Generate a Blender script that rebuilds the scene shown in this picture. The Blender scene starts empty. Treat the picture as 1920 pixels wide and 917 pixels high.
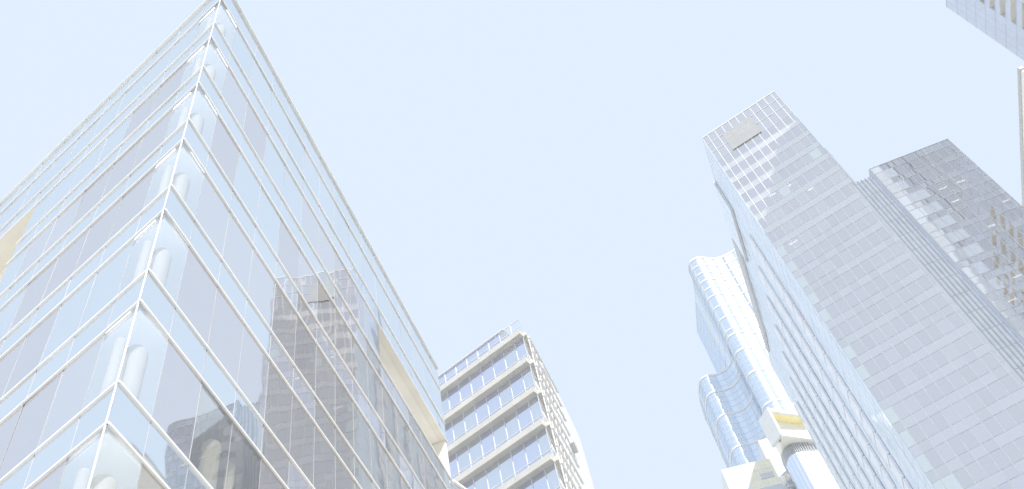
import bpy, math, random
from mathutils import Vector, Matrix
random.seed(7)
S = bpy.context.scene
COL = S.collection
R = math.radians

# ---------------------------------------------------------------- camera
F_PX = 1755.0
up = Vector((-335, 1243, -1755)).normalized()          # the zenith seen in camera axes
yv = (Vector((0, 0, -1)) - Vector((0, 0, -1)).dot(up) * up).normalized()
xv = yv.cross(up)
ROT = Matrix((xv, yv, up))                             # camera -> world
cd = bpy.data.cameras.new('camera'); cam = bpy.data.objects.new('camera', cd); COL.objects.link(cam)
cam.matrix_world = Matrix.Translation((0, 0, 1.6)) @ ROT.to_4x4()
cd.sensor_width = 36; cd.lens = F_PX / 1920 * 36
cd.clip_start = 0.1; cd.clip_end = 6000
S.camera = cam

# ---------------------------------------------------------------- sky, sun, exposure
SUN_AZ, SUN_EL = 150.0, 46.0
w = bpy.data.worlds.new("World"); S.world = w; w.use_nodes = True
nt = w.node_tree; nt.nodes.clear()
sky = nt.nodes.new('ShaderNodeTexSky'); sky.sky_type = 'NISHITA'; sky.sun_disc = False
sky.sun_elevation = R(SUN_EL); sky.sun_rotation = R(SUN_AZ); sky.dust_density = 2.0
b1 = nt.nodes.new('ShaderNodeBackground'); b1.inputs[1].default_value = 0.12
b2 = nt.nodes.new('ShaderNodeBackground'); b2.inputs[0].default_value = (0.785, 0.893, 1.035, 1); b2.inputs[1].default_value = 1.0
mx = nt.nodes.new('ShaderNodeMixShader'); mx.inputs[0].default_value = 0.96
out = nt.nodes.new('ShaderNodeOutputWorld')
nt.links.new(sky.outputs[0], b1.inputs[0]); nt.links.new(b1.outputs[0], mx.inputs[1]); nt.links.new(b2.outputs[0], mx.inputs[2])
nt.links.new(mx.outputs[0], out.inputs[0])
sl = bpy.data.lights.new('sun', 'SUN'); sl.energy = 4.6; sl.angle = R(0.5); sl.color = (1.0, 0.96, 0.9)
so = bpy.data.objects.new('sun', sl); COL.objects.link(so)
sd = Vector((math.sin(R(SUN_AZ)) * math.cos(R(SUN_EL)), math.cos(R(SUN_AZ)) * math.cos(R(SUN_EL)), math.sin(R(SUN_EL))))
so.rotation_euler = sd.to_track_quat('Z', 'Y').to_euler(); so.location = sd * 500
vs = S.view_settings
vs.view_transform = 'Standard'; vs.look = 'None'; vs.exposure = 0.0; vs.gamma = 1.0
S.render.engine = 'CYCLES'

# ---------------------------------------------------------------- materials
MATS = {}
def matt(name, col, rough=0.6, spec=0.3, noise=0.05, scale=0.6):
    m = bpy.data.materials.new(name); m.use_nodes = True
    n = m.node_tree.nodes; l = m.node_tree.links; b = n['Principled BSDF']
    b.inputs['Roughness'].default_value = rough
    b.inputs['Specular IOR Level'].default_value = spec
    tc = n.new('ShaderNodeTexCoord'); ns = n.new('ShaderNodeTexNoise'); ns.inputs['Scale'].default_value = scale
    ns.inputs['Detail'].default_value = 5
    l.new(tc.outputs['Object'], ns.inputs['Vector'])
    r = n.new('ShaderNodeValToRGB')
    r.color_ramp.elements[0].position = 0.3; r.color_ramp.elements[1].position = 0.7
    r.color_ramp.elements[0].color = tuple(max(0, c * (1 - noise)) for c in col) + (1,)
    r.color_ramp.elements[1].color = tuple(min(1, c * (1 + noise)) for c in col) + (1,)
    l.new(ns.outputs[0], r.inputs[0]); l.new(r.outputs[0], b.inputs['Base Color'])
    MATS[name] = m; return m
def glass(name, tint, rough=0.02, clear=0.0, dust=0.03, wav=0.010, wscale=0.35, dustcol=(0.8, 0.82, 0.85)):
    """coated facade glass: a tinted mirror, a little dust, slightly wavy panes, partly see-through"""
    m = bpy.data.materials.new(name); m.use_nodes = True
    n = m.node_tree.nodes; l = m.node_tree.links; n.clear()
    o = n.new('ShaderNodeOutputMaterial')
    g = n.new('ShaderNodeBsdfGlossy'); g.inputs['Color'].default_value = tint + (1,); g.inputs['Roughness'].default_value = rough
    d = n.new('ShaderNodeBsdfDiffuse'); d.inputs['Color'].default_value = dustcol + (1,)
    tc = n.new('ShaderNodeTexCoord')
    ns = n.new('ShaderNodeTexNoise'); ns.inputs['Scale'].default_value = wscale; ns.inputs['Detail'].default_value = 1.5
    l.new(tc.outputs['Object'], ns.inputs['Vector'])
    bp = n.new('ShaderNodeBump'); bp.inputs['Strength'].default_value = 1.0; bp.inputs['Distance'].default_value = wav
    l.new(ns.outputs[0], bp.inputs['Height']); l.new(bp.outputs[0], g.inputs['Normal'])
    n2 = n.new('ShaderNodeTexNoise'); n2.inputs['Scale'].default_value = 0.25; n2.inputs['Detail'].default_value = 6
    mp = n.new('ShaderNodeMapping'); mp.inputs['Scale'].default_value = (1, 1, 0.15)
    l.new(tc.outputs['Object'], mp.inputs['Vector']); l.new(mp.outputs[0], n2.inputs['Vector'])
    mr = n.new('ShaderNodeMapRange'); mr.inputs['From Min'].default_value = 0.3; mr.inputs['From Max'].default_value = 0.7
    mr.inputs['To Min'].default_value = dust * 0.6; mr.inputs['To Max'].default_value = dust * 1.5
    l.new(n2.outputs[0], mr.inputs[0])
    m1 = n.new('ShaderNodeMixShader'); l.new(mr.outputs[0], m1.inputs[0]); l.new(g.outputs[0], m1.inputs[1]); l.new(d.outputs[0], m1.inputs[2])
    last = m1
    if clear > 0:
        t = n.new('ShaderNodeBsdfTransparent'); t.inputs[0].default_value = (0.95, 0.97, 1, 1)
        m2 = n.new('ShaderNodeMixShader'); m2.inputs[0].default_value = clear
        l.new(m1.outputs[0], m2.inputs[1]); l.new(t.outputs[0], m2.inputs[2]); last = m2
    l.new(last.outputs[0], o.inputs[0]); MATS[name] = m; return m
def emit(name, col, st):
    m = bpy.data.materials.new(name); m.use_nodes = True
    b = m.node_tree.nodes['Principled BSDF']; b.inputs['Base Color'].default_value = (0.8, 0.8, 0.8, 1)
    b.inputs['Emission Color'].default_value = col + (1,); b.inputs['Emission Strength'].default_value = st
    MATS[name] = m
matt('white_metal', (0.86, 0.86, 0.85), 0.35, 0.5)
matt('pale_metal', (0.74, 0.76, 0.79), 0.4, 0.5)
matt('grey_metal', (0.66, 0.67, 0.69), 0.5)
matt('dark_metal', (0.60, 0.61, 0.64), 0.5)
matt('slab_white', (0.62, 0.605, 0.565), 0.7, noise=0.06, scale=0.8)
matt('white_panel', (0.85, 0.85, 0.84), 0.6, noise=0.03)
matt('cream', (0.95, 0.925, 0.85), 0.8, noise=0.035)
matt('cream_edge', (0.84, 0.81, 0.73), 0.8)
matt('interior', (0.85, 0.86, 0.88), 0.9)
matt('interior_pale', (0.92, 0.92, 0.92), 0.9)
matt('column_white', (0.88, 0.87, 0.83), 0.6)
matt('column_cream', (0.88, 0.84, 0.66), 0.6)
matt('louvre_grey', (0.66, 0.665, 0.68), 0.7)
matt('louvre_panel', (0.45, 0.455, 0.46), 0.7)
matt('thin_joint', (0.47, 0.485, 0.51), 0.5)
matt('fin_wall', (0.90, 0.92, 0.96), 0.5)
matt('strip_grey', (0.66, 0.66, 0.66), 0.7)
matt('yellow', (1.0, 0.88, 0.5), 0.7)
matt('brown', (0.9, 0.86, 0.77), 0.8)
matt('beige', (0.88, 0.85, 0.78), 0.8)
matt('pale_yellow', (0.90, 0.87, 0.72), 0.8)
matt('panel_blue', (0.70, 0.75, 0.85), 0.5, 0.5, noise=0.03)
matt('panel_joint', (0.70, 0.74, 0.80), 0.6)
matt('reveal', (0.93, 0.91, 0.84), 0.7)
matt('roof_grey', (0.4, 0.4, 0.4), 0.9)
matt('paving', (0.55, 0.54, 0.52), 0.9, noise=0.15, scale=0.4)
matt('asphalt', (0.06, 0.06, 0.065), 0.9, noise=0.2, scale=2)
matt('paint', (0.8, 0.8, 0.78), 0.8)
matt('bay_white', (0.91, 0.92, 0.95), 0.5)
matt('bay_side', (0.80, 0.81, 0.85), 0.4, 0.5)
matt('blind', (0.9, 0.9, 0.9), 0.5, 0.5)
glass('L_light', (0.84, 0.88, 0.915)); glass('L_light2', (0.86, 0.895, 0.93))
glass('L_dark', (0.795, 0.775, 0.785)); glass('L_dark2', (0.835, 0.83, 0.845))
glass('L_painted_refl', (0.67, 0.64, 0.605)); glass('L_painted_refl2', (0.63, 0.60, 0.57)); glass('L_clear', (0.99, 1.0, 1.0), clear=0.5, dust=0.01)  # two darkest tints hold the mirrored tower's darkness in their colour
glass('L_part', (0.74, 0.71, 0.68), clear=0.42, dust=0.01)
for i, t in enumerate([(0.79, 0.76, 0.765), (0.805, 0.775, 0.78), (0.78, 0.75, 0.755), (0.825, 0.795, 0.80)]):
    glass('A_g%d' % i, t, clear=0.05, wav=0.01)
for i, t in enumerate([(0.80, 0.77, 0.775), (0.81, 0.78, 0.785), (0.79, 0.76, 0.765)]):
    glass('A_s%d' % i, t, wav=0.01)
glass('A_dusty', (0.84, 0.82, 0.82), dust=0.35, dustcol=(0.8, 0.8, 0.8)); glass('A_teal', (0.85, 0.88, 0.84), dust=0.1)
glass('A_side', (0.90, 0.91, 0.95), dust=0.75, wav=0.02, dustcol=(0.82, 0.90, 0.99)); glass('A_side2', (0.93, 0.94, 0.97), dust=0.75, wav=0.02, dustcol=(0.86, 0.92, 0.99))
for i, t in enumerate([(0.84, 0.80, 0.775), (0.80, 0.76, 0.735), (0.89, 0.86, 0.84)]):
    glass('B_g%d' % i, t, clear=0.05, wav=0.006, wscale=0.2)
glass('B_pale', (0.95, 0.94, 0.93), dust=0.4, wav=0.006, dustcol=(0.86, 0.87, 0.9))
glass('M_glass', (0.79, 0.82, 0.95), clear=0.06, wav=0.02); glass('M_glass2', (0.87, 0.91, 0.98), clear=0.15, wav=0.03)
glass('M_clear', (0.9, 0.93, 0.96), clear=0.6, dust=0.05)
glass('W_glass', (0.76, 0.84, 0.94), rough=0.2, dust=0.04, wav=0.02); glass('W_painted_glare', (0.95, 0.97, 0.99), rough=0.33, dust=0.6, dustcol=(0.9, 0.92, 0.95)); glass('W_dark', (0.72, 0.78, 0.87), rough=0.15, dust=0.05)  # the whitest, dustiest copy carries painted sun glare
glass('W_pale', (0.92, 0.95, 0.98), rough=0.22, dust=0.2)
glass('blue_glass', (0.80, 0.87, 0.98), rough=0.08)
glass('T_glass', (0.74, 0.75, 0.77), wav=0.03); glass('recess_glass', (0.75, 0.75, 0.76))
emit('fill_room', (0.74, 0.87, 1.0), 0.56)  # added glow for the corner-room ceilings
emit('fill_cove', (1.0, 0.98, 0.95), 2.2)  # added fill for the corner-room columns
emit('lamp_warm', (1.0, 0.93, 0.75), 7.0)

# ---------------------------------------------------------------- helpers
def tag(o, label=None, cat=None, group=None, kind=None):
    if label: o['label'] = label
    if cat: o['category'] = cat
    if group: o['group'] = group
    if kind: o['kind'] = kind
    return o
def thing(name, loc, label, cat, group=None):
    o = bpy.data.objects.new(name, None); COL.objects.link(o); o.location = loc
    o.empty_display_size = 1
    return tag(o, label, cat, group)
class MB:
    def __init__(s): s.v = []; s.f = []; s.m = []; s.mats = []; s.sm = False
    def mi(s, mat):
        if mat not in s.mats: s.mats.append(mat)
        return s.mats.index(mat)
    def poly(s, pts, mat):
        k = len(s.v); s.v += [tuple(p) for p in pts]; s.f.append(tuple(range(k, k + len(pts)))); s.m.append(s.mi(mat))
    def box(s, c, mat):            # eight corners: bottom ring (0-3), top ring (4-7)
        k = len(s.v); s.v += [tuple(p) for p in c]; i = s.mi(mat)
        for f in ((0, 3, 2, 1), (4, 5, 6, 7), (0, 1, 5, 4), (1, 2, 6, 5), (2, 3, 7, 6), (3, 0, 4, 7)):
            s.f.append(tuple(k + a for a in f)); s.m.append(i)
    def prism(s, plan, z0, z1, mat, topmat=None):
        n = len(plan); k = len(s.v)
        s.v += [(x, y, z0) for x, y in plan] + [(x, y, z1) for x, y in plan]
        i = s.mi(mat); j = s.mi(topmat or mat)
        for a in range(n):
            b = (a + 1) % n; s.f.append((k + a, k + b, k + n + b, k + n + a)); s.m.append(i)
        s.f.append(tuple(k + n + a for a in range(n))); s.m.append(j)
        s.f.append(tuple(k + a for a in reversed(range(n)))); s.m.append(j)
    def cyl(s, cx, cy, r, z0, z1, mat, n=20):
        s.prism([(cx + r * math.cos(2 * math.pi * a / n), cy + r * math.sin(2 * math.pi * a / n)) for a in range(n)], z0, z1, mat)
    def post(s, cx, cy, r, z0, z1, mat, n=20):       # round post with a domed head
        rings = [(z0, r)] + [(z1 - r + r * math.sin(a), max(r * math.cos(a), .01)) for a in (0, .35, .7, 1.05, 1.3, 1.5)]
        for (za, ra), (zb, rb) in zip(rings[:-1], rings[1:]):
            for i in range(n):
                a, b = 2 * math.pi * i / n, 2 * math.pi * (i + 1) / n
                s.poly([(cx + ra * math.cos(a), cy + ra * math.sin(a), za), (cx + ra * math.cos(b), cy + ra * math.sin(b), za), (cx + rb * math.cos(b), cy + rb * math.sin(b), zb), (cx + rb * math.cos(a), cy + rb * math.sin(a), zb)], mat)
    def build(s, name, parent=None, smooth=False, kind=None):
        if not s.f: return None
        base = Vector(parent.location) if parent else Vector((0, 0, 0))
        if parent and parent.parent: base = base + Vector(parent.parent.location)
        me = bpy.data.meshes.new(name)
        me.from_pydata([tuple(Vector(v) - base) for v in s.v], [], s.f)
        for m in s.mats: me.materials.append(MATS[m])
        me.polygons.foreach_set('material_index', s.m)
        me.update()
        o = bpy.data.objects.new(name, me); COL.objects.link(o)
        if parent: o.parent = parent
        if smooth: 
            for p in me.polygons: p.use_smooth = True
        if kind: o['kind'] = kind
        return o
def dirv(az): return Vector((math.sin(R(az)), math.cos(R(az))))
class Face:
    """a vertical facade plane: s metres along, z up, o metres out of the wall"""
    def __init__(s, O, az, naz): s.O = Vector(O); s.d = dirv(az); s.n = dirv(naz)
    def P(s, a, z, o=0.0):
        p = s.O + s.d * a + s.n * o; return Vector((p.x, p.y, z))
    def xy(s, a, o=0.0):
        p = s.O + s.d * a + s.n * o; return (p.x, p.y)
    def box(s, mb, s0, s1, z0, z1, o0, o1, mat):
        mb.box([s.P(s0, z0, o1), s.P(s1, z0, o1), s.P(s1, z0, o0), s.P(s0, z0, o0),
                s.P(s0, z1, o1), s.P(s1, z1, o1), s.P(s1, z1, o0), s.P(s0, z1, o0)], mat)
    def quad(s, mb, s0, s1, z0, z1, mat, o=0.0, tilt=0.0):
        a, b, c = (random.uniform(-tilt, tilt) for _ in range(3))
        mb.poly([s.P(s0, z0, o + a), s.P(s1, z0, o + b), s.P(s1, z1, o + b + c - 0), s.P(s0, z1, o + a + c)], mat)
RT = ROT.transposed()
def score(p):                                   # how large a thing shows: 0 outside the frame
    c = RT @ (Vector(p) - Vector((0, 0, 1.6)))
    if c.z >= -0.5: return 0
    x = F_PX * c.x / -c.z; y = F_PX * c.y / -c.z
    return 1000 / c.length if abs(x) < 990 and abs(y) < 490 else 0.1 / c.length
def many(parent, name, items, limit=100):
    """items: (centre, function(mb)); the largest in view are parts of their own, the rest one part"""
    items = sorted(items, key=lambda it: -score(it[0]))
    rest = MB()
    for k, (c, fn) in enumerate(items):
        if k < limit and score(c) > 0.6:
            mb = MB(); fn(mb); mb.build(name, parent)
        else: fn(rest)
    if rest.f: rest.build(name, parent, kind='stuff')
def pane(F, s0, s1, z0, z1, mat, o=0.0, tilt=0.004):
    return (F.P((s0 + s1) / 2, (z0 + z1) / 2), lambda mb: F.quad(mb, s0, s1, z0, z1, mat, o, tilt))
def bar(parent, name, F, s0, s1, z0, z1, o0, o1, mat):
    mb = MB(); F.box(mb, s0, s1, z0, z1, o0, o1, mat); return mb.build(name, parent)

# ---------------------------------------------------------------- ground
def ground():
    mb = MB(); mb.poly([(-2500, -2500, 0), (2500, -2500, 0), (2500, 2500, 0), (-2500, 2500, 0)], 'paving')
    tag(mb.build('ground'), kind='structure')
    F = Face((12, -200), 7, 97)
    mb = MB(); F.quad(mb, 0, 420, 0, 0, 'asphalt')
    mb = MB(); mb.poly([F.P(0, .004, 0), F.P(0, .004, 14), F.P(420, .004, 14), F.P(420, .004, 0)], 'asphalt')
    tag(mb.build('road'), kind='structure')
    mb = MB()
    for k in range(60):
        mb.poly([F.P(k * 7, .008, 6.93), F.P(k * 7, .008, 7.07), F.P(k * 7 + 3, .008, 7.07), F.P(k * 7 + 3, .008, 6.93)], 'paint')
    tag(mb.build('road_markings'), kind='structure')
    for o0, o1 in ((-.3, 0), (14, 14.3)):
        mb = MB(); F.box(mb, 0, 420, 0, .13, o0, o1, 'slab_white'); tag(mb.build('kerb'), kind='structure')
ground()

# ---------------------------------------------------------------- wedge-cornered glass building on the left
def glass_corner_building():
    C0 = 15 * dirv(-35.7)
    FR = Face(C0, 6.6, 96.6); FL = Face(C0, -62.7, 207.3)
    LR, LL, H = 24.2, 34.0, 41.25
    t = thing('glass_office_building', (C0.x, C0.y, 0), 'nearest glass building on the left with a sharp corner and white rails', 'office building')
    floors = [(4.0 + 3.95 * 0 + 1.25, 7.95)] if 0 else []
    z = 5.25
    wins = []
    for k in range(9): wins.append((17.1 + (k - 3) * 3.97, 19.85 + (k - 3) * 3.945 - 0.03 * 0))
    # windows: (bottom, top); spandrels fill between
    NR0, NR1 = 15.25, LR            # loggia in the right face
    NL0 = 10.35                     # loggia in the left face
    nz = (33.0, 35.65); nlz = (29.05, 35.65)
    def joints(L):
        a = [0.0, 1.26]
        while a[-1] + 1.56 < L: a.append(a[-1] + 1.56)
        a.append(L); return a
    panes = []
    for F, L, right in ((FR, LR, True), (FL, LL, False)):
        js = joints(L)
        for k, (zb, zt) in enumerate(wins):
            run = 0; mat = 'L_light'
            sp = MB(); 
            zs1 = wins[k + 1][0] if k + 1 < len(wins) else H
            for i in range(len(js) - 1):
                a, b = js[i], js[i + 1]
                # window band
                if run <= 0:
                    mat = random.choice(['L_dark', 'L_dark', 'L_dark2', 'L_light', 'L_light']); run = random.choice([1, 2, 2])
                run -= 1
                m = mat
                if i == 0: m = 'L_clear'
                if k == len(wins) - 1: m = 'L_light' if not right else random.choice(['L_light', 'L_light2'])
                if k == len(wins) - 1 and i == 0: m = 'L_clear'
                if right and k in (1, 2, 3) and i in (1, 2): m = 'L_dark'
                if right and (k, i) in ((2, 2), (2, 3), (1, 3), (1, 4), (2, 4), (3, 4)): m = 'L_part'
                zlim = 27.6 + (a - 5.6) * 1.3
                if right and ((a > 5.7 and zt < zlim and zt < 34) or (a > 1.2 and zt < 16.5) or (a > 2.5 and zt < 20.5)): m = random.choice(['L_painted_refl', 'L_painted_refl', 'L_painted_refl2'])  # panes inside the mirrored tower: reflection deepened by a darker tint
                if right and k == 3 and i in (2, 3): m = 'L_part'
                notch = (right and k == 7 and b > NR0 + .1) or (not right and k in (6, 7) and b > NL0 + .1)
                if notch:
                    lim = NR0 if right else NL0
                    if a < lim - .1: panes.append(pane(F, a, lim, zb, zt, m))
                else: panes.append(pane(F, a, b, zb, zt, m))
                # spandrel above
                if not right and k == 6 and b > NL0 + .1:
                    if a < NL0 - .1: F.quad(sp, a, NL0, zt, zs1, 'L_light2', tilt=.003)
                else: F.quad(sp, a, b, zt, zs1, random.choice(['L_dark', 'L_painted_refl']) if right and a > 5.7 and zs1 < zlim and zs1 < 34 else random.choice(['L_light', 'L_light2', 'L_light']), tilt=.003)  # spandrels inside the mirrored tower are tinted darker to deepen the reflection
            sp.build('spandrel_band', t)
            for zz in (zb, zt):
                s1 = L
                if not right and (abs(zz - wins[6][1]) < .01 or abs(zz - wins[7][0]) < .01): s1 = NL0 + .1
                bar(t, 'facade_rail', F, -0.02 if right else -.05, s1, zz - .032, zz + .032, 0.0, .055, 'white_metal')
        bar(t, 'roof_rail', F, -.03, L, H - .02, H + .06, -.2, .1, 'white_metal')
        for i, a in enumerate(js[1:-1]):
            segs = [(5.0, H)]
            if right and a > NR0: segs = [(5.0, nz[0]), (nz[1], H)]
            if not right and a > NL0: segs = [(5.0, nlz[0]), (nlz[1], H)]
            mb = MB()
            for q0, q1 in segs: F.box(mb, a - .010, a + .010, q0, q1, 0.0, .008, 'thin_joint')
            mb.build('glazing_joint', t)
    many(t, 'window_pane', panes)
    mb = MB()
    k0 = FR.P(0, 0, .03); 
    mb.cyl(C0.x - .02 , C0.y - .03, .022, 4, H, 'white_metal', 10); mb.build('corner_mullion', t)
    # glass base, lobby
    mb = MB(); FR.quad(mb, 0, LR, 0.3, 5.2, 'L_dark'); FL.quad(mb, 0, LL, .3, 5.2, 'L_dark'); mb.build('lobby_glazing', t)
    # slabs, ceilings and core inside
    A = FR.xy(.25, -.2); B = FR.xy(LR - .15, -.15); Cc = FR.xy(LR - .15, -26); Dd = FL.xy(LL, -.15)
    B0, Bn, Dn = FR.xy(NR0, -.15), FR.xy(NR0, -4.2), FL.xy(NL0, -.15)
    for k, (zb, zt) in enumerate(wins):
        z1 = wins[k + 1][0] - .1 if k + 1 < len(wins) else H - .1
        mb = MB()
        plan = [A, B, Cc, Dd]
        mb.prism(plan, zt + .08, z1, 'interior_pale'); mb.build('floor_slab', t) if not (k == 6) else None
        if k == 6:      # this slab is cut back round the left loggia
            mb = MB(); mb.prism([A, B, Cc, FL.xy(NL0, -18), FL.xy(NL0, -.15)], zt + .08, z1, 'interior_pale'); mb.build('floor_slab', t)
    mb = MB()
    ci = 3.2
    p0 = FR.xy(5.6, -ci); 
    mb.prism([p0, FR.xy(NR0 - .3, -ci), FR.xy(NR0 - .3, -8), FR.xy(LR - .3, -8), FR.xy(LR - .3, -25), FL.xy(LL - 1, -12), FL.xy(NL0 + 3, -8), FL.xy(5.6, -ci)], 0, H - .15, 'interior_pale')
    mb.build('core', t)
    mb = MB(); mb.box([(*B, 0), (*FR.xy(LR, 0), 0), (*FR.xy(LR, -26), 0), (*Cc, 0), (*B, 33), (*FR.xy(LR, 0), 33), (*FR.xy(LR, -26), 33), (*Cc, 33)], 'L_light')
    mb.box([(*B, nz[1]), (*FR.xy(LR, 0), nz[1]), (*FR.xy(LR, -26), nz[1]), (*Cc, nz[1]), (*B, H), (*FR.xy(LR, 0), H), (*FR.xy(LR, -26), H), (*Cc, H)], 'L_light')
    mb.build('end_wall', t)
    # loggia right: soffit, floor, walls
    lg = MB()
    FR.box(lg, NR0, LR - .16, nz[1] + .0, nz[1] + .1, -4, -.35, 'cream')
    FR.box(lg, NR0, LR - .16, nz[1] - .03, nz[1] + .07, -.35, -.005, 'cream_edge')
    lg.build('loggia_soffit', t)
    lg = MB(); FR.box(lg, NR0, LR - .16, nz[0], nz[1] - .04, -4.2, -4.0, 'cream'); FR.box(lg, NR0 - .2, NR0, nz[0], nz[1], -4.2, -.02, 'cream'); lg.build('loggia_wall', t)
    lg = MB(); FR.box(lg, LR - .2, LR, nz[0], nz[1] - .04, -4.0, -.02, 'cream'); lg.build('loggia_end_wall', t)
    lg = MB(); FR.box(lg, NR0 + 3.2, NR0 + 3.6, nz[1] - .25, nz[1] - .01, -1.2, -.9, 'grey_metal'); lg.build('ceiling_fitting', t)
    # loggia left
    lg = MB()
    FL.box(lg, NL0, LL, nlz[1] - .0, nlz[1] + .1, -5, -.9, 'cream'); FL.box(lg, NL0, LL, nlz[1] - .05, nlz[1] + .07, -.9, -.005, 'cream_edge'); lg.build('loggia_soffit', t)
    lg = MB(); FL.box(lg, NL0, LL, nlz[0], nlz[1] - .06, -5.2, -5, 'cream'); FL.box(lg, NL0 - .2, NL0, nlz[0], nlz[1], -5.2, -.02, 'cream'); lg.build('loggia_wall', t)
    lg = MB(); FL.box(lg, NL0, LL, nlz[0] - .2, nlz[0], -5, -.02, 'cream_edge'); lg.build('loggia_floor', t)
    # round columns in the corner rooms
    bis = (dirv(96.6 + 180) + dirv(27.3)).normalized()
    for k, (zb, zt) in enumerate(wins[:]):
        if zb < 3: pass
        for a, o in ((2.15, -1.35),):
            x, y = FR.xy(a * .42, -.52); mb = MB(); mb.post(x, y, .27, zb - .05, zt - .45, 'column_white', 24); mb.build('column', t, smooth=False)
            lm = MB(); lm.prism([FR.xy(.24, -.16), FR.xy(4.2, -.15), tuple(C0 + (FR.d + FL.d) * 4.0), FL.xy(4.2, -.15)], zt + .03, zt + .07, 'fill_room'); lm.build('added_ceiling_glow', t)  # glowing ceiling added to brighten the room behind the glass
            for F in (FR, FL): bar(t, 'added_fill_strip', F, .55, 1.5, zt + .2, zt + .24, -.11, -.07, 'fill_cove')  # added strips, hidden above the window head, to brighten the columns
            x, y = FR.xy(.42, -.62); mb = MB(); mb.post(x, y, .14, zb - .05, zt - .6, 'column_white', 20); mb.build('column', t)
    for (a, k, rr) in ((4.35, 3, .24), (5.3, 3, .13), (4.35, 2, .24), (5.3, 2, .13)):
        zb, zt = wins[k]; x, y = FR.xy(a, -.5); mb = MB(); mb.post(x, y, rr, zb - .05, zt - .55, 'column_cream', 20); mb.build('column', t)
    # low wing beyond the end
    WO = FR.xy(LR + .03, 0); FW = Face(WO, 26, 116)
    wg = MB(); wg.prism([FW.xy(0, 0), FW.xy(9, 0), FW.xy(9, -8), FW.xy(0.5, -8)], 0, 32.9, 'L_light2', 'roof_grey'); wg.build('low_wing', t)
    for zz in (33.0, 31.75, 29.0, 27.8, 25.0):
        bar(t, 'facade_rail', FW, 0, 9, zz - .06, zz + .06, .0, .13, 'white_metal')
    # roof
    mb = MB(); mb.prism([FR.xy(.1, -.1), FR.xy(LR - .05, -.05), FR.xy(LR - .05, -26), FL.xy(LL, -.1)], H - .1, H - .05, 'roof_grey'); mb.build('roof', t)
glass_corner_building()

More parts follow.
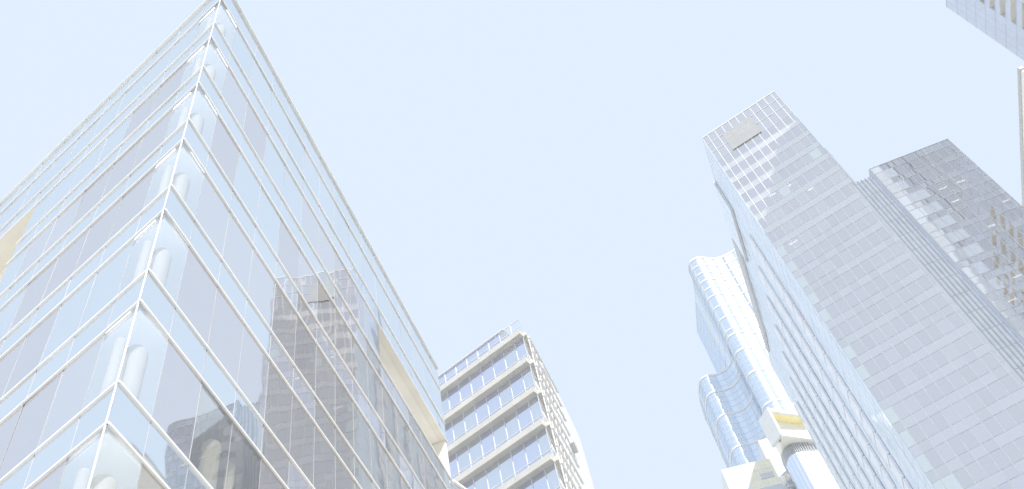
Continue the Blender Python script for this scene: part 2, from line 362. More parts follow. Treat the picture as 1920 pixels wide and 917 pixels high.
# ---------------------------------------------------------------- office block with white slab bands
def banded_block():
    PM = 60 * dirv(-1.2); t = thing('banded_office_block', (PM.x, PM.y, 0), 'office block with white slab bands and blue windows beside the sharp-cornered glass building', 'office building')
    FF = Face(PM, -63, 207); FS = Face(PM, 9.2, 99.2)
    L, Ls = 20, 16
    mulls = [1.1 + 1.43 * i for i in range(14)]
    zs = [69.1 - 3.95 * k for k in range(18)]
    panes = []
    for k, z in enumerate(zs[:-1]):
        mb = MB()
        FF.box(mb, -.05, L, z - .62, z, -.3, .62, 'slab_white'); mb.build('slab_band', t)
        mb = MB()
        for j in range(1, 8): FF.box(mb, 1.1 + 2.86 * j - .02, 1.1 + 2.86 * j + .02, z - .6, z - .02, .62, .635, 'louvre_grey')
        mb.build('panel_joint', t)
        bar(t, 'slab_edge', FS, 0.0, 8.5, z - .45, z - .02, -.3, .35, 'slab_white')
        e = [0.0] + mulls
        for i in range(len(e) - 1):
            m = random.choice(['M_glass', 'M_glass', 'M_glass2']) if k < 3 else random.choice(['M_glass2', 'M_glass2', 'M_glass'])
            panes.append(pane(FF, e[i], e[i + 1], zs[k + 1], z - .6, m, tilt=.01))
        bar(t, 'window_rail', FF, 0, L, z - 3.95 + .85, z - 3.95 + .9, .0, .05, 'pale_metal')
        for a in (1.45, 4.3, 7.2): panes.append(pane(FS, a - 1.35, a + 1.35, zs[k + 1], z - .45, 'B_pale'))
    many(t, 'window_pane', panes)
    for a in [0.03] + mulls[:-1]:
        bar(t, 'mullion', FF, a - .025, a + .025, 0, 68.6, 0.0, .05, 'pale_metal')
    # curtains and boxes behind the glass
    for (a, k) in ((9.0, 1), (4.4, 1), (9.0, 2), (4.6, 2), (2.6, 1), (4.4, 3), (9.2, 3), (2.0, 4)):
        mb = MB(); z = zs[k]; 
        mb.poly([FF.P(a, z - .6, -.25), FF.P(a + .12, z - .6, -.4), FF.P(a + .5, z - 3.5, -.4), FF.P(a - .05, z - 3.5, -.25)], 'white_panel'); mb.build('curtain', t)
    # top storey set under the roof cap
    mb = MB(); e = [0.0] + mulls
    panes = [pane(FF, e[i], e[i + 1], 69.12, 71.1, 'M_glass' if i > 1 else 'M_clear', o=.05, tilt=.008) for i in range(len(e) - 1)]
    many(t, 'parapet_glass', panes)
    for a in mulls[:-1]: bar(t, 'parapet_post', FF, a - .03, a + .03, 69.1, 71.1, .06, .12, 'pale_metal')
    bar(t, 'parapet_rail', FF, 0, L, 70.1, 70.15, .06, .1, 'pale_metal')
    bar(t, 'roof_cap', FF, 1.9, L, 71.1, 71.25, -1, .22, 'grey_metal')
    bar(t, 'parapet_cap', FF, 0, 1.9, 71.1, 71.16, 0, .1, 'pale_metal')
    q = lambda a, b: tuple(PM + FF.d * a + FS.d * b)
    mb = MB(); mb.prism([q(4, 2.5), q(L, 2.5), q(L, 7), q(4, 7)], 69.2, 71.0, 'white_panel'); mb.build('penthouse', t)
    mb = MB(); mb.prism([q(.3, .6), q(L, .6), q(L, 16), q(.3, 16)], 0, 69.0, 'interior_pale'); mb.build('core', t)

    # vertical fins on the right-hand side
    for i in range(9):
        a = .25 + i * 1.0
        mb = MB(); FS.box(mb, a - .06, a + .06, 0, 68.6, .36, .46, 'white_metal'); mb.build('side_fin', t)
    for k in range(30):
        z = 68.3 - k * 1.97
        mb = MB(); FS.box(mb, .1, 8.5, z - .05, z + .05, .4, .6, 'white_metal'); mb.build('side_rail', t)
    # blank white wall at the back
    P1 = 63.4 * dirv(-.14); P2 = 76.2 * dirv(1.2)
    az = math.degrees(math.atan2((P2 - P1).x, (P2 - P1).y)); FW = Face(P1, az, az + 90)
    mb = MB(); FW.box(mb, 2.6, (P2 - P1).length, 0, 69.0, -12, 0, 'white_panel'); FW.box(mb, 0, 2.6, 67.2, 69, -2, 0, 'louvre_grey'); mb.build('blank_wall', t)
    for a, z in ((5.0, 60.5), (6.2, 55.5), (7.5, 50)): bar(t, 'wall_ledge', FW, a - 1.6, a, z - .3, z + .3, 0, .45, 'louvre_grey')
banded_block()

# ---------------------------------------------------------------- tall grey glass tower
def fgrid(F, L, bays, zl, glassf, spanf, t, jm, jw=.09, jo=.12, rail='pale_metal'):
    pass
PA = 150 * dirv(22.5)
def tower_a():
    t = thing('glass_tower', (PA.x, PA.y, 0), 'tallest grey glass tower with white grid and louvred panel near its roof', 'tower')
    FF = Face(PA, 112.2, 202.2); FS = Face(PA, 9.2, 279.2); L, Ls, H = 22.2, 97.0, 214.85
    cols = [0, 1.55] + [3.72 + 2.17 * i for i in range(9)] ; cols = [c for c in cols if c < L - .3] + [L]
    # storeys: window bottom/top
    panes = []; z = 206.9
    tops = [206.9]
    zt = 202.6
    levels = []
    while zt > 8: levels.append(zt); zt -= 5.7
    for a, b in zip(cols[:-1], cols[1:]):
        panes.append(pane(FF, a, b, 211.1, H, random.choice(['A_s0', 'A_s1', 'A_s2']), tilt=.01))
        panes.append(pane(FF, a, b, 206.9, 211.1, random.choice(['A_s0', 'A_s1', 'A_s2']), tilt=.01))
        panes.append(pane(FF, a, b, 202.6, 206.9, random.choice(['A_s0', 'A_s1']), tilt=.01))
    for k, zl in enumerate(levels):
        sp = MB()
        for j, (a, b) in enumerate(zip(cols[:-1], cols[1:])):
            # window below the line, spandrel below that
            m = random.choice(['A_g0', 'A_g0', 'A_g1', 'A_g2', 'A_g3'])
            if j == 0 and k > 6 and random.random() < .75: m = 'A_teal'
            if random.random() < .012: m = 'A_teal'
            panes.append(pane(FF, a, b, zl - 3.5, zl, m, tilt=.006))
            FF.quad(sp, a, b, zl - 5.7, zl - 3.5, 'A_dusty' if k < 7 else random.choice(['A_s0', 'A_s1', 'A_s0', 'A_g1']), tilt=.005)
        sp.build('spandrel_band', t)
        bar(t, 'transom', FF, 0, L, zl - 3.5 - .035, zl - 3.5 + .035, 0, .05, 'pale_metal')
        bar(t, 'transom', FF, 0, L, zl - .03, zl + .03, 0, .05, 'pale_metal')
    many(t, 'window_pane', panes)
    for zz in (211.1, 206.9): bar(t, 'transom', FF, 0, L, zz - .06, zz + .06, 0, .14, 'white_metal')
    bar(t, 'roof_edge', FF, -.05, L + .05, H, H + .25, -.4, .14, 'white_metal')
    for c in cols[1:-1]:
        bar(t, 'mullion', FF, c - .075, c + .075, 0, H, 0, .08, 'white_metal')
    bar(t, 'corner_trim', FF, L - .04, L + .06, 0, H, -.3, .12, 'grey_metal')
    bar(t, 'corner_trim', FF, -.06, .06, 0, H, -.1, .1, 'pale_metal')
    # louvred plant panel
    lv = MB(); FF.box(lv, 4.8, 13.3, 202.7, 211.0, .12, .28, 'louvre_panel'); o = lv.build('plant_louvre', t)
    # inside: core and ceiling lights
    mb = MB(); mb.prism([FF.xy(1.5, -2.2), FF.xy(L - .4, -2.2), FF.xy(L - .4, -30), FS.xy(60, -21), FS.xy(60, -2.2)], 0, H - .4, 'interior'); mb.build('core', t)
    mb = MB()
    for zl in levels + [206.9, 211.1]: FF.box(mb, .3, L - .3, zl + .05, zl + .4, -2.2, -.1, 'interior')
    mb.build('floor_slab', t)
    lights = [(5.5, 7.1, 179.6), (9.6, 11.2, 179.2), (9.5, 11.1, 168.7), (5.4, 7.0, 168.9), (9.6, 11.2, 163.3), (1.5, 2.8, 168.7), (3.3, 5.0, 163.5), (3.0, 5.0, 161.7), (13.4, 14.8, 174)]
    for a, b, z in lights:
        zc = min(levels, key=lambda q: abs(q - z)) ; zq = z
        bar(t, 'ceiling_light', FF, a, b, zq - .14, zq + .14, -.3, -.16, 'lamp_warm')
    # side facade (long, seen along its length)
    panes = []
    step = 2.9; zz = 212.0; rows = []
    zr = [H]
    z = H
    while z > 4: z -= 3.8; zr.append(max(z, 4))
    for i in range(len(zr) - 1):
        mb = MB(); s = 0
        while s < Ls - .1:
            e = min(s + 2.4, Ls)
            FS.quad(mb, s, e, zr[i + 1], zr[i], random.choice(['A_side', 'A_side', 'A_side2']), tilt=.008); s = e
        mb.build('side_glazing_band', t)
        bar(t, 'side_transom', FS, 0, Ls, zr[i] - .03, zr[i] + .03, 0, .03, 'pale_metal')
    for i in range(1, 40):
        s = i * 2.4
        if s < Ls: bar(t, 'side_joint', FS, s - .03, s + .03, 4, H, 0, .03, 'pale_metal')
    bar(t, 'roof_edge', FS, 0, Ls, H, H + .25, -.4, .1, 'white_metal')
    # plant screen and reveal high on the side
    mb = MB(); FS.box(mb, 15.7, 35, 201.2, 214.9, .08, .6, 'A_side2'); mb.build('side_screen', t)
    bar(t, 'screen_reveal', FS, 15.2, 15.7, 200.6, 214.9, .08, .75, 'strip_grey')
    bar(t, 'screen_reveal', FS, 15.7, 35, 200.6, 201.2, .08, .75, 'strip_grey')
    mb = MB()
    mb.box([FS.P(36, 207.2, .08), FS.P(36, 207.2, .7), FS.P(68.5, 207.2, .7), FS.P(84, 210.5, .7), FS.P(36, 213.4, .08), FS.P(36, 213.4, .7), FS.P(84, 213.4, .7), FS.P(84, 213.4, .08)], 'strip_grey') if 0 else None
    FS.box(mb, 35.5, 70, 207.2, 213.2, .08, .7, 'strip_grey')
    mb.box([FS.P(70, 207.2, .7), FS.P(84, 211.0, .7), FS.P(84, 211.0, .08), FS.P(70, 207.2, .08), FS.P(70, 213.2, .7), FS.P(84, 213.2, .7), FS.P(84, 213.2, .08), FS.P(70, 213.2, .08)], 'strip_grey')
    mb.build('plant_strip', t)
    # bay windows in vertical stacks
    bays = []
    for j in range(7):
        s0 = 17.3 + j * 11.75
        ztop = 187.5 + j * .4
        k = 0
        while ztop - k * 5.8 > 40:
            z1 = ztop - k * 5.8 + random.uniform(-.1, .1)
            off = 0
            def fn(mb, s0=s0, z1=z1, off=off):
                FS.box(mb, s0 - 3.0, s0 + 1.6, z1 - 5.2, z1, .1, .62, 'bay_white')
                pass
                a = s0 - 3.0 - .012
                mb.poly([FS.P(a, z1 - 4.8, .2), FS.P(a, z1 - 4.8, .56), FS.P(a, z1 - .3, .56), FS.P(a, z1 - .3, .2)], 'bay_side')
            bays.append((FS.P(s0, z1 - 2.5), fn)); k += 1
    many(t, 'bay_window', bays)
    mb = MB(); mb.prism([FF.xy(.05, -.05), FF.xy(L - .05, -.05), (FF.xy(L - .05)[0] + FS.d.x * Ls, FF.xy(L - .05)[1] + FS.d.y * Ls), FS.xy(Ls, -.05)], H - .3, H - .1, 'roof_grey'); mb.build('roof', t)
    # far sides
    FE = Face(FF.xy(L), 9.2, 99.2); FN = Face(FS.xy(Ls), 112.2, 22.2)
    mb = MB(); FE.quad(mb, 0, Ls, 0, H, 'A_side'); FN.quad(mb, 0, L, 0, H, 'A_side'); mb.build('back_facade', t)
    bar(t, 'corner_fin', FE, .1, .5, 0, 184, .02, .5, 'white_metal')
tower_a()

# ---------------------------------------------------------------- dark gridded tower with fins
PB = 152 * dirv(32.65)
def tower_b():
    t = thing('dark_gridded_tower', (PB.x, PB.y, 0), 'dark gridded glass tower with vertical fins, right of the tallest tower', 'tower')
    FF = Face(PB, 97.83, 187.83); L, H = 18.15, 168.3
    cols = [0] + [1.98 * i for i in range(1, 9)] + [17.3, L]
    panes = []; k = 0; zl = H - 2.3
    tp = MB()
    for j, (a, b) in enumerate(zip(cols[:-1], cols[1:])):
        panes.append(pane(FF, a, b, zl, H, 'B_pale' if j < 1 else ('A_s0' if j == 1 else random.choice(['B_g0', 'B_g2'])), tilt=.012))
    bar(t, 'transom', FF, 0, L, zl - .05, zl + .05, 0, .1, 'pale_metal')
    while zl > 6:
        for j, (a, b) in enumerate(zip(cols[:-1], cols[1:])):
            m = random.choice(['B_g0', 'B_g1', 'B_g1'])
            if j in (0,) and (k < 2 or k in (4, 5)): m = 'blind'
            elif j == 0 or (j == 1 and k < 9) or (j == 2 and 1 < k < 7): m = 'B_pale'  # pale left columns: a bright reflection put into the pane colour
            elif j == 3 and k < 4: m = 'A_g2'
            elif j == 8 and k < 4: m = 'A_g1'
            panes.append(pane(FF, a, b, zl - 3.2, zl, m, tilt=.006))
            m = random.choice(['B_g0', 'B_g2'])
            if j == 0: m = 'blind' if k < 2 or k in (4, 5) else 'B_pale'
            panes.append(pane(FF, a, b, zl - 5.05, zl - 3.2, m, tilt=.012))
        bar(t, 'transom', FF, 0, L, zl - 3.2 - .04, zl - 3.2 + .04, 0, .08, 'pale_metal')
        bar(t, 'transom', FF, 0, L, zl - 5.05 - .04, zl - 5.05 + .04, 0, .08, 'pale_metal')
        zl -= 5.05; k += 1
    many(t, 'window_pane', panes)
    for c in cols[1:-1]: bar(t, 'mullion', FF, c - .045, c + .045, 0, H, 0, .1, 'pale_metal')
    bar(t, 'roof_edge', FF, -.05, L, H, H + .12, -.3, .1, 'grey_metal')
    bar(t, 'corner_trim', FF, -.35, 0, 0, H, -1.2, .06, 'grey_metal')
    bar(t, 'corner_trim', FF, -.55, -.35, 0, H - 1, -1.2, -.25, 'panel_blue')
    # finned strip to the left
    mb = MB(); FF.box(mb, -4.9, -.55, 0, 166.7, -4, -.9, 'fin_wall'); mb.build('finned_wall', t)
    for i in range(5):
        s = -1.2 - .89 * i
        bar(t, 'vertical_fin', FF, s - .09, s + .09, 0, 166.75, -.9, -.6, 'dark_metal')
    for i in range(32):
        z = 166 - i * 5.05
        bar(t, 'wall_joint', FF, -4.9, -.56, z - .05, z + .05, -.9, -.86, 'louvre_grey')
    mb = MB(); FF.box(mb, .4, L - .3, 0, H - .3, -20, -2.4, 'dark_metal'); mb.build('core', t)
    mb = MB()
    z = 166.0
    while z > 5: FF.box(mb, .1, L - .1, z - 3.2 - 1.2, z - 3.2 - .3, -2.4, -.1, 'interior'); z -= 5.05
    mb.build('floor_slab', t)
    lights = [(4.5, 6.2, 154.0), (8.3, 10.0, 154.0), (12.1, 13.9, 154.0), (4.5, 6.2, 149.0), (8.3, 10, 149.0), (2.4, 4.2, 124.1), (6.3, 8.1, 124.1), (2.5, 4.2, 119.2), (6.3, 8.0, 119.2), (1.0, 2.2, 153.8), (16, 17.6, 143.8), (2.6, 4.3, 113.9), (6.2, 8.0, 113.9), (10, 11.6, 138.7)]
    for a, b, z in lights: bar(t, 'ceiling_light', FF, a, b, z - .13, z + .13, -.3, -.16, 'lamp_warm')
    FE = Face(FF.xy(L), 7.83, 97.83)
    mb = MB(); FE.quad(mb, 0, 25, 0, H, 'B_g0'); mb.build('side_facade', t)
    mb = MB(); mb.prism([FF.xy(-.3, -.3), FF.xy(L - .05, -.05), FE.xy(25, -.05), FF.xy(-.3, -25)], H - .2, H - .05, 'roof_grey'); mb.build('roof', t)
tower_b()

# ---------------------------------------------------------------- panelled tower, top right corner
def tower_c():
    PC = 150 * dirv(46.31); t = thing('panelled_tower', (PC.x, PC.y, 0), 'blue-grey panelled tower with deep cream window recesses, cut off by the top right corner', 'tower')
    FF = Face(PC, 187, 277); H = 1.6 + 150 * 1.236; L = 38; st = 3.71
    # panels with recessed windows
    zt = H; k = 0
    nrows = int(H / st)
    backs = []; reveals = []
    for k in range(nrows):
        z1 = H - k * st - (.8 if k else 0); z0 = H - (k + 1) * st - .8
        mb = MB()
        z0 = max(z0, 0)
        wz0, wz1 = z0 + .15, z0 + 2.0
        wins = [] if k < 3 else [(7.0, 13.0)]
        if k >= 3: wins += [(16, 21), (24, 29), (31, 35)]
        else: wins = []
        s = 0; cuts = []
        for a, b in wins: cuts += [(s, a, 0), (a, b, 1)]; s = b
        cuts.append((s, L, 0))
        for a, b, wv in cuts:
            if not wv: FF.quad(mb, a, b, z0, z1, 'panel_blue')
            else:
                FF.quad(mb, a, b, z0, wz0, 'panel_blue'); FF.quad(mb, a, b, wz1, z1, 'panel_blue')
                m2 = MB()
                m2.poly([FF.P(a, wz0, 0), FF.P(b, wz0, 0), FF.P(b, wz0, -1.3), FF.P(a, wz0, -1.3)], 'reveal')
                m2.poly([FF.P(a, wz1, 0), FF.P(b, wz1, 0), FF.P(b, wz1, -1.3), FF.P(a, wz1, -1.3)], 'reveal')
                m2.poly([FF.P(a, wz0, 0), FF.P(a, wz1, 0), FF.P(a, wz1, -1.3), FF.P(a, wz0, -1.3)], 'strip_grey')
                m2.poly([FF.P(b, wz0, 0), FF.P(b, wz1, 0), FF.P(b, wz1, -1.3), FF.P(b, wz0, -1.3)], 'reveal')
                FF.quad(m2, a, b, wz0, wz1, 'recess_glass', -1.3)
                m2.build('window', t)
        mb.build('panel_course', t)
        bar(t, 'course_joint', FF, -.02, L, z0 - .07, z0 + .07, 0, .06, 'panel_joint')
    zj = H - 3 * st
    for i in range(1, 24):
        s = i * 1.65
        if s < 6.6: bar(t, 'panel_joint', FF, s - .05, s + .05, 0, H, 0, .035, 'panel_joint')
        elif s < L: bar(t, 'panel_joint', FF, s - .05, s + .05, zj, H, 0, .035, 'panel_joint')
    FN = Face(PC, 97, 7); FS2 = Face(FF.xy(L), 97, 187); FE = Face(FN.xy(34), 187, 97)
    mb = MB(); FN.quad(mb, 0, 34, 0, H, 'panel_blue'); FS2.quad(mb, 0, 34, 0, H, 'panel_blue'); FE.quad(mb, 0, L, 0, H, 'panel_blue')
    mb.poly([FF.P(0, H), FF.P(L, H), FE.P(L, H), FE.P(0, H)], 'roof_grey'); mb.build('shell', t)
    bar(t, 'roof_edge', FF, 0, L, H, H + .2, -.4, .08, 'pale_metal')
tower_c()
def tower_d():
    P = 200 * dirv(45.67); t = thing('cream_tower', (P.x, P.y, 0), 'pale cream stone tower showing as a thin sliver at the right edge', 'tower')
    FF = Face(P, 8.2, 278.2); H = 1.6 + 200 * 1.034; L = 60
    mb = MB(); mb.prism([FF.xy(0), FF.xy(L), FF.xy(L, -30), FF.xy(0, -30)], 0, H, 'cream', 'roof_grey'); mb.build('wall', t)
    bar(t, 'cornice', FF, -.3, L, H, H + 1.2, -1, .3, 'slab_white')
    for k in range(24):
        z = H - 14 - k * 8.4
        bar(t, 'stone_joint', FF, -.02, L, z - .12, z + .12, 0, .05, 'cream_edge')
tower_d()

# ---------------------------------------------------------------- curved white-banded tower
def tower_w():
    t = thing('wavy_glass_tower', (158, 576, 0), 'curved wavy glass tower with white floor bands and bright sun glare, behind the tallest tower', 'tower')
    up = [(69, 292), (69.3, 284), (70, 271), (69.9, 263), (69, 257), (68.9, 254), (69.8, 251.9), (72, 250.9), (74.5, 251.2), (77, 252.4), (80, 253.7), (82.5, 253.9), (85, 253.4), (88, 252.3), (91, 250.4), (93, 249.5)]
    lo = [(57, 294), (56, 286), (55.6, 279), (55.9, 274.5), (56.7, 271), (58.9, 269.3), (62, 269.8), (64.5, 269.8), (67.4, 268.6), (69.2, 266.4), (70.2, 263), (69.7, 259), (69.0, 256.5), (68.9, 254), (69.8, 251.9), (72, 250.9), (74.5, 251.2), (77, 252.4), (80, 253.7), (82.5, 253.9), (85, 253.4), (88, 252.3), (91, 250.4), (93, 249.5)]
    def smooth(p, n=5):
        o = []
        for i in range(len(p) - 1):
            p0 = Vector(p[max(i - 1, 0)]); p1 = Vector(p[i]); p2 = Vector(p[i + 1]); p3 = Vector(p[min(i + 2, len(p) - 1)])
            for k in range(n):
                u = k / n
                o.append(.5 * ((2 * p1) + (p2 - p0) * u + (2 * p0 - 5 * p1 + 4 * p2 - p3) * u * u + (3 * p1 - p0 - 3 * p2 + p3) * u ** 3))
        o.append(Vector(p[-1])); return o
    K = 2.2
    up = [(x * K, y * K) for x, y in up]; lo = [(x * K, y * K) for x, y in lo]
    U = smooth(up); Lo = smooth(lo)
    back = Vector((106 * K, 292 * K))
    def wall(pl, z0, z1, name):
        mb = MB()
        for i in range(len(pl) - 1):
            a, b = pl[i], pl[i + 1]
            m = 'W_glass' 
            if (i // 4) % 5 == 4: m = 'W_dark' if pl[i].y > 266 else 'W_glass'
            if (i // 3) % 6 == 3: m = 'W_pale'
            if 74.5 < a.x / K and (i // 2) % 4: m = 'W_painted_glare'  # sun glare put into the glass colour on this stretch
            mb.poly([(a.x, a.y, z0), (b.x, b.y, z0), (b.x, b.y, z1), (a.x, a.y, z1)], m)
        o = mb.build(name, t)
        for p in o.data.polygons: p.use_smooth = True
        bm_merge(o)
    def bm_merge(o):
        import bmesh
        bm = bmesh.new(); bm.from_mesh(o.data); bmesh.ops.remove_doubles(bm, verts=bm.verts, dist=.001); bm.to_mesh(o.data); bm.free()
    def band(pl, z, h=.6, outw=.6, name='floor_band', mat='white_metal'):
        mb = MB()
        n = len(pl)
        off = []
        for i in range(n):
            d = (pl[min(i + 1, n - 1)] - pl[max(i - 1, 0)]).normalized(); nrm = Vector((d.y, -d.x))
            off.append(pl[i] + nrm * outw * (.25 if pl is U and i < 18 else 1))
        k = 0
        for i in range(n - 1):
            a, b, c, d = pl[i], pl[i + 1], off[i + 1], off[i]
            mb.poly([(d.x, d.y, z - h), (c.x, c.y, z - h), (c.x, c.y, z + h), (d.x, d.y, z + h)], mat)
            mb.poly([(a.x, a.y, z - h), (b.x, b.y, z - h), (c.x, c.y, z - h), (d.x, d.y, z - h)], mat)
            mb.poly([(a.x, a.y, z + h), (d.x, d.y, z + h), (c.x, c.y, z + h), (b.x, b.y, z + h)], mat)
        mb.build(name, t)
    hz = lambda L: [1.6 + (q - 1.6) * K for q in L[:-1]] + [L[-1] if L[-1] == 0 else 1.6 + (L[-1] - 1.6) * K]
    zu = [300.5, 295.6, 290.8, 285.9, 280.9, 275.9 , 269.3, 262.5, 255.5]
    zu = hz(zu)
    for i in range(len(zu)):
        z0 = zu[i + 1] if i + 1 < len(zu) else 252.7 * K - .6 * (K - 1) * 1.6
        wall(U, z0, zu[i], 'upper_glazing'); band(U, zu[i], .6 if i else 1.0)
    zl = [252.7, 244, 232, 216.5, 199, 180, 160, 138, 115, 90, 60, 30, 0]
    zl = hz(zl)
    for i in range(len(zl) - 1):
        wall(Lo, zl[i + 1], zl[i], 'lower_glazing'); band(Lo, zl[i], .7)
    # fine floor lines and vertical joints
    z = 248 * K
    while z > 150 * K:
        band(Lo, z, .18, .12, 'fine_floor_line', 'panel_joint'); z -= 6
    for pl, z0, z1 in ((U, 253 * K, 299.5 * K), (Lo, 60 * K, 252 * K)):
        mb = MB()
        for i in range(0, len(pl) - 1, 2):
            a = pl[i]; d = (pl[i + 1] - a).normalized(); nr = Vector((d.y, -d.x))
            q = [a - d * .06, a + d * .06, a + d * .06 + nr * .07, a - d * .06 + nr * .07]
            mb.box([(p.x, p.y, z0) for p in q] + [(p.x, p.y, z1) for p in q], 'panel_joint')
        mb.build('glazing_ribs', t)
    for pl, z in ((U, zu[0] - .1), (Lo, zl[0] - .1)):
        mb = MB(); mb.poly([(p.x, p.y, z) for p in pl] + [(back.x, back.y, z)], 'roof_grey'); mb.build('roof', t)
    e1, e2, b1_, b2_ = U[-1], back, Lo[0], U[0]
    mb = MB(); mb.poly([(e1.x, e1.y, 0), (e2.x, e2.y, 0), (e2.x, e2.y, zu[0]), (e1.x, e1.y, zu[0])], 'W_glass'); mb.poly([(b1_.x, b1_.y, 0), (e2.x, e2.y, 0), (e2.x, e2.y, zl[0]), (b1_.x, b1_.y, zl[0])], 'W_glass'); mb.poly([(b2_.x, b2_.y, zl[0]), (e2.x, e2.y, zl[0]), (e2.x, e2.y, zu[0]), (b2_.x, b2_.y, zu[0])], 'W_glass'); mb.build('back_facade', t)
tower_w()

# ---------------------------------------------------------------- ochre framed building and its neighbours
def at(az, tt, D): p = D * dirv(az); return Vector((p.x, p.y, 1.6 + tt * D))
def push(o, k):            # same building, k times as far and as large
    o.scale = (k, k, k); o.location = (o.location.x * k, o.location.y * k, 0)
def ochre():
    P0 = 200 * dirv(15.5); t = thing('framed_loggia_building', (P0.x, P0.y, 0), 'cream box-topped building with a yellow soffit in its framed opening, below the wavy tower', 'building')
    FF = Face(P0, 59, 149); zt, zb = 164.6, 155.2; L = 22
    def bx(s0, s1, z0, z1, o0, o1, mat, name): return bar(t, name, FF, s0, s1, z0, z1, o0, o1, mat)
    # frame
    bx(0, .8, zb, zt, -5, 0, 'white_panel', 'frame_post'); bx(.8, L, zt - 1.0, zt, -.8, 0, 'white_panel', 'frame_beam')
    bx(.8, L, zt - 1.05, zt - .01, -3.4, -.8, 'yellow', 'soffit'); bx(.8, L, zb + .6, zt - 1.06, -3.6, -3.2, 'brown', 'back_wall')
    mb = MB(); mb.box([FF.P(.8, zb + .6, 0), FF.P(L, zb + .6, 0), FF.P(L, zb + .6, -.6), FF.P(.8, zb + .6, -.6), FF.P(.8, zb + 1.6, 0), FF.P(L, zb + 4.6, 0), FF.P(L, zb + 4.6, -.6), FF.P(.8, zb + 1.6, -.6)], 'white_panel'); mb.build('sloping_parapet', t)
    bx(.8, L, zb, zb + .6, -.9, 0, 'white_panel', 'frame_sill')
    # west wall and underside
    mb = MB(); W = [(P0.x, P0.y), (P0.x, P0.y + 10.5)]
    mb.box([(P0.x + .05, P0.y + .02, zb), (P0.x + .6, P0.y + .3, zb), (P0.x + .6, P0.y + 10.5, zb), (P0.x - .02, P0.y + 10.5, zb), (P0.x + .05, P0.y + .02, zt), (P0.x + .6, P0.y + .3, zt), (P0.x + .6, P0.y + 10.5, zt), (P0.x - .02, P0.y + 10.5, zt)], 'cream'); mb.build('side_wall', t)
    mb = MB(); mb.prism([(P0.x + .05, P0.y + .1), FF.xy(L, -.02), FF.xy(L, -12), (P0.x + .1, P0.y + 10.4)], zb - .3, zb - .01, 'beige'); mb.build('underside', t)
    mb = MB(); mb.box([(P0.x - .15, P0.y + 3.2, zb + 1.5), (P0.x + .1, P0.y + 3.2, zb + 1.5), (P0.x + .1, P0.y + 5, zb + 1.5), (P0.x - .15, P0.y + 5, zb + 1.5), (P0.x - .15, P0.y + 3.2, zt - 2), (P0.x + .1, P0.y + 3.2, zt - 2), (P0.x + .1, P0.y + 5, zt - 2), (P0.x - .15, P0.y + 5, zt - 2)], 'blue_glass'); mb.build('slot_window', t)
    # body under the box: rounded blue glass, white front
    c = [(53.6, 204), (53.3, 201), (53.9, 198.9), (54.9, 197.7), (56.4, 197.3), (58.8, 198.0), (62.1, 199.5), (70, 203.5), (80, 209)]
    pts = []
    for i in range(len(c) - 1):
        p0 = Vector(c[max(i - 1, 0)]); p1 = Vector(c[i]); p2 = Vector(c[i + 1]); p3 = Vector(c[min(i + 2, len(c) - 1)])
        for k in range(4):
            u = k / 4; pts.append(.5 * ((2 * p1) + (p2 - p0) * u + (2 * p0 - 5 * p1 + 4 * p2 - p3) * u * u + (3 * p1 - p0 - 3 * p2 + p3) * u ** 3))
    pts.append(Vector(c[-1]))
    mb = MB(); m2 = MB(); m3 = MB()
    for i in range(len(pts) - 1):
        a, b = pts[i], pts[i + 1]
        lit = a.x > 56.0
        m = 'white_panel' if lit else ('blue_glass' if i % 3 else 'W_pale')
        mb.poly([(a.x, a.y, 0), (b.x, b.y, 0), (b.x, b.y, zb - 3.2), (a.x, a.y, zb - 3.2)], m)
        m2.poly([(a.x, a.y + .4, zb - 3.2), (b.x, b.y + .4, zb - 3.2), (b.x, b.y + .4, zb - .3), (a.x, a.y + .4, zb - .3)], 'louvre_grey')
        d = (b - a).normalized(); n = Vector((d.y, -d.x))
        m3 = MB()
        m3.box([(a.x, a.y, zb - 3.2), (a.x + d.x * .15, a.y + d.y * .15, zb - 3.2), (a.x + d.x * .15 + n.x * .3, a.y + n.y * .3, zb - 3.2), (a.x + n.x * .3, a.y + n.y * .3, zb - 3.2),
                (a.x, a.y, zb - .3), (a.x + d.x * .15, a.y + d.y * .15, zb - .3), (a.x + d.x * .15 + n.x * .3, a.y + n.y * .3, zb - .3), (a.x + n.x * .3, a.y + n.y * .3, zb - .3)], 'grey_metal')
        m3.build('rib', t)
    mb.build('curved_facade', t); m2.build('ribbed_band', t)
    FV = Face((58.8, 198.0), 66, 156)
    for k in range(5):
        z = zb - 6.5 - k * 4.2
        bar(t, 'small_window', FV, .3, .9, z - .9, z + .9, .02, .12, 'louvre_grey')
    for k in range(12):
        bar(t, 'panel_joint', FV, -.5, 14, zb - 4 - k * 4.2, zb - 3.95 - k * 4.2, .0, .06, 'pale_metal')
    push(t, 1.3)
ochre()
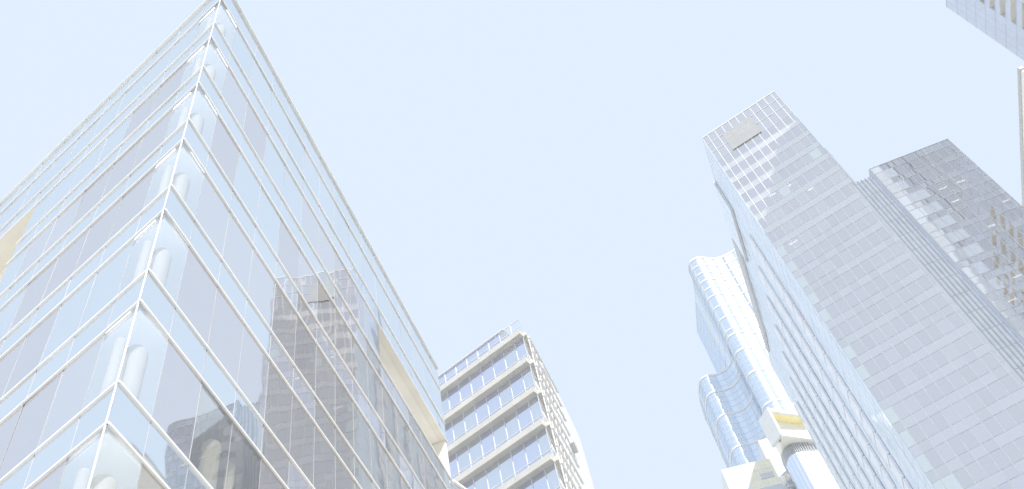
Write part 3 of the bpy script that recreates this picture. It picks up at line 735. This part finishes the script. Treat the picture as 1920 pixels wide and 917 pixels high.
def slim():
    P0 = 214 * dirv(13.81); t = thing('slim_grey_tower', (P0.x, P0.y, 0), 'slim pale glass tower half in shade, squeezed between wavy tower and cream framed building', 'tower')
    FF = Face(P0, 92, 182); H = 1.6 + 214 * .773; L = 12
    mb = MB(); mb.prism([FF.xy(0), FF.xy(L), FF.xy(L, -12), FF.xy(0, -12)], 0, H, 'pale_metal', 'roof_grey'); mb.build('wall', t)
    panes = []
    for k in range(38):
        for j in range(6):
            z = H - 1 - k * 4
            if z > 5: panes.append(pane(FF, .3 + j * 2, 2.1 + j * 2, z - 3.2, z, 'blue_glass' if (j == 2 and k > 2) else 'W_pale', .04))
    many(t, 'window_pane', panes)
    push(t, 1.3)
slim()
def pale():
    P0 = 180 * dirv(10.51); t = thing('pale_yellow_block', (P0.x, P0.y, 0), 'white and pale yellow flat-topped block at the bottom edge below the wavy tower', 'building')
    FF = Face(P0, 88, 178); H = 1.6 + 180 * .753
    mb = MB(); FF.box(mb, 0, 4.85, 0, H, -14, 0, 'white_panel'); mb.build('white_wall', t)
    mb = MB(); FF.box(mb, 4.85, 11.4, 0, H, -14, -.02, 'pale_yellow'); mb.build('yellow_wall', t)
    mb = MB(); FF.box(mb, 7.7, 10.6, H - 5.2, H - 3.7, -.02, .06, 'louvre_grey'); mb.build('window_strip', t)
    mb = MB(); FF.box(mb, 6.2, 11.4, H - 10, H - 7.6, -.02, .3, 'grey_metal'); mb.build('window_strip', t)
    for k in range(16):
        bar(t, 'panel_joint', FF, 4.9, 11.4, H - 2.6 - k * 2.6, H - 2.55 - k * 2.6, -.02, .03, 'cream_edge')
    for j in range(6): bar(t, 'panel_joint', FF, 5.9 + j * .95, 5.94 + j * .95, 0, H, -.02, .02, 'cream_edge')
    push(t, 1.35)
pale()

# ---------------------------------------------------------------- the tall tower across the street (seen in the reflections, throws shade on the tallest tower)
def tower_t():
    plan = [(113, 61), (111.3, 44), (118.6, 29), (146, -83), (190, -75), (165, 58)]
    t = thing('street_side_tower', (113, 61, 0), 'very tall pale-piered office tower mirrored in the dark gridded tower', 'tower')
    H = 282; mb = MB(); mb.prism(plan, 0, H, 'T_glass', 'roof_grey'); mb.build('wall', t)
    for i in range(len(plan)):
        a = Vector(plan[i]); b = Vector(plan[(i + 1) % len(plan)]); d = b - a; az = math.degrees(math.atan2(d.x, d.y)); F = Face(a, az, az + 90)
        mb = MB(); m2 = MB(); s = 2
        while s < d.length - 1: F.box(mb, s - .6, s + .6, 0, H, -.5, .3, 'pale_metal'); s += 9
        z = 8
        while z < H: F.box(m2, .2, d.length - .2, z - .9, z + .9, -.2, .2, 'grey_metal'); z += 8.4
        mb.build('pier', t)
tower_t()
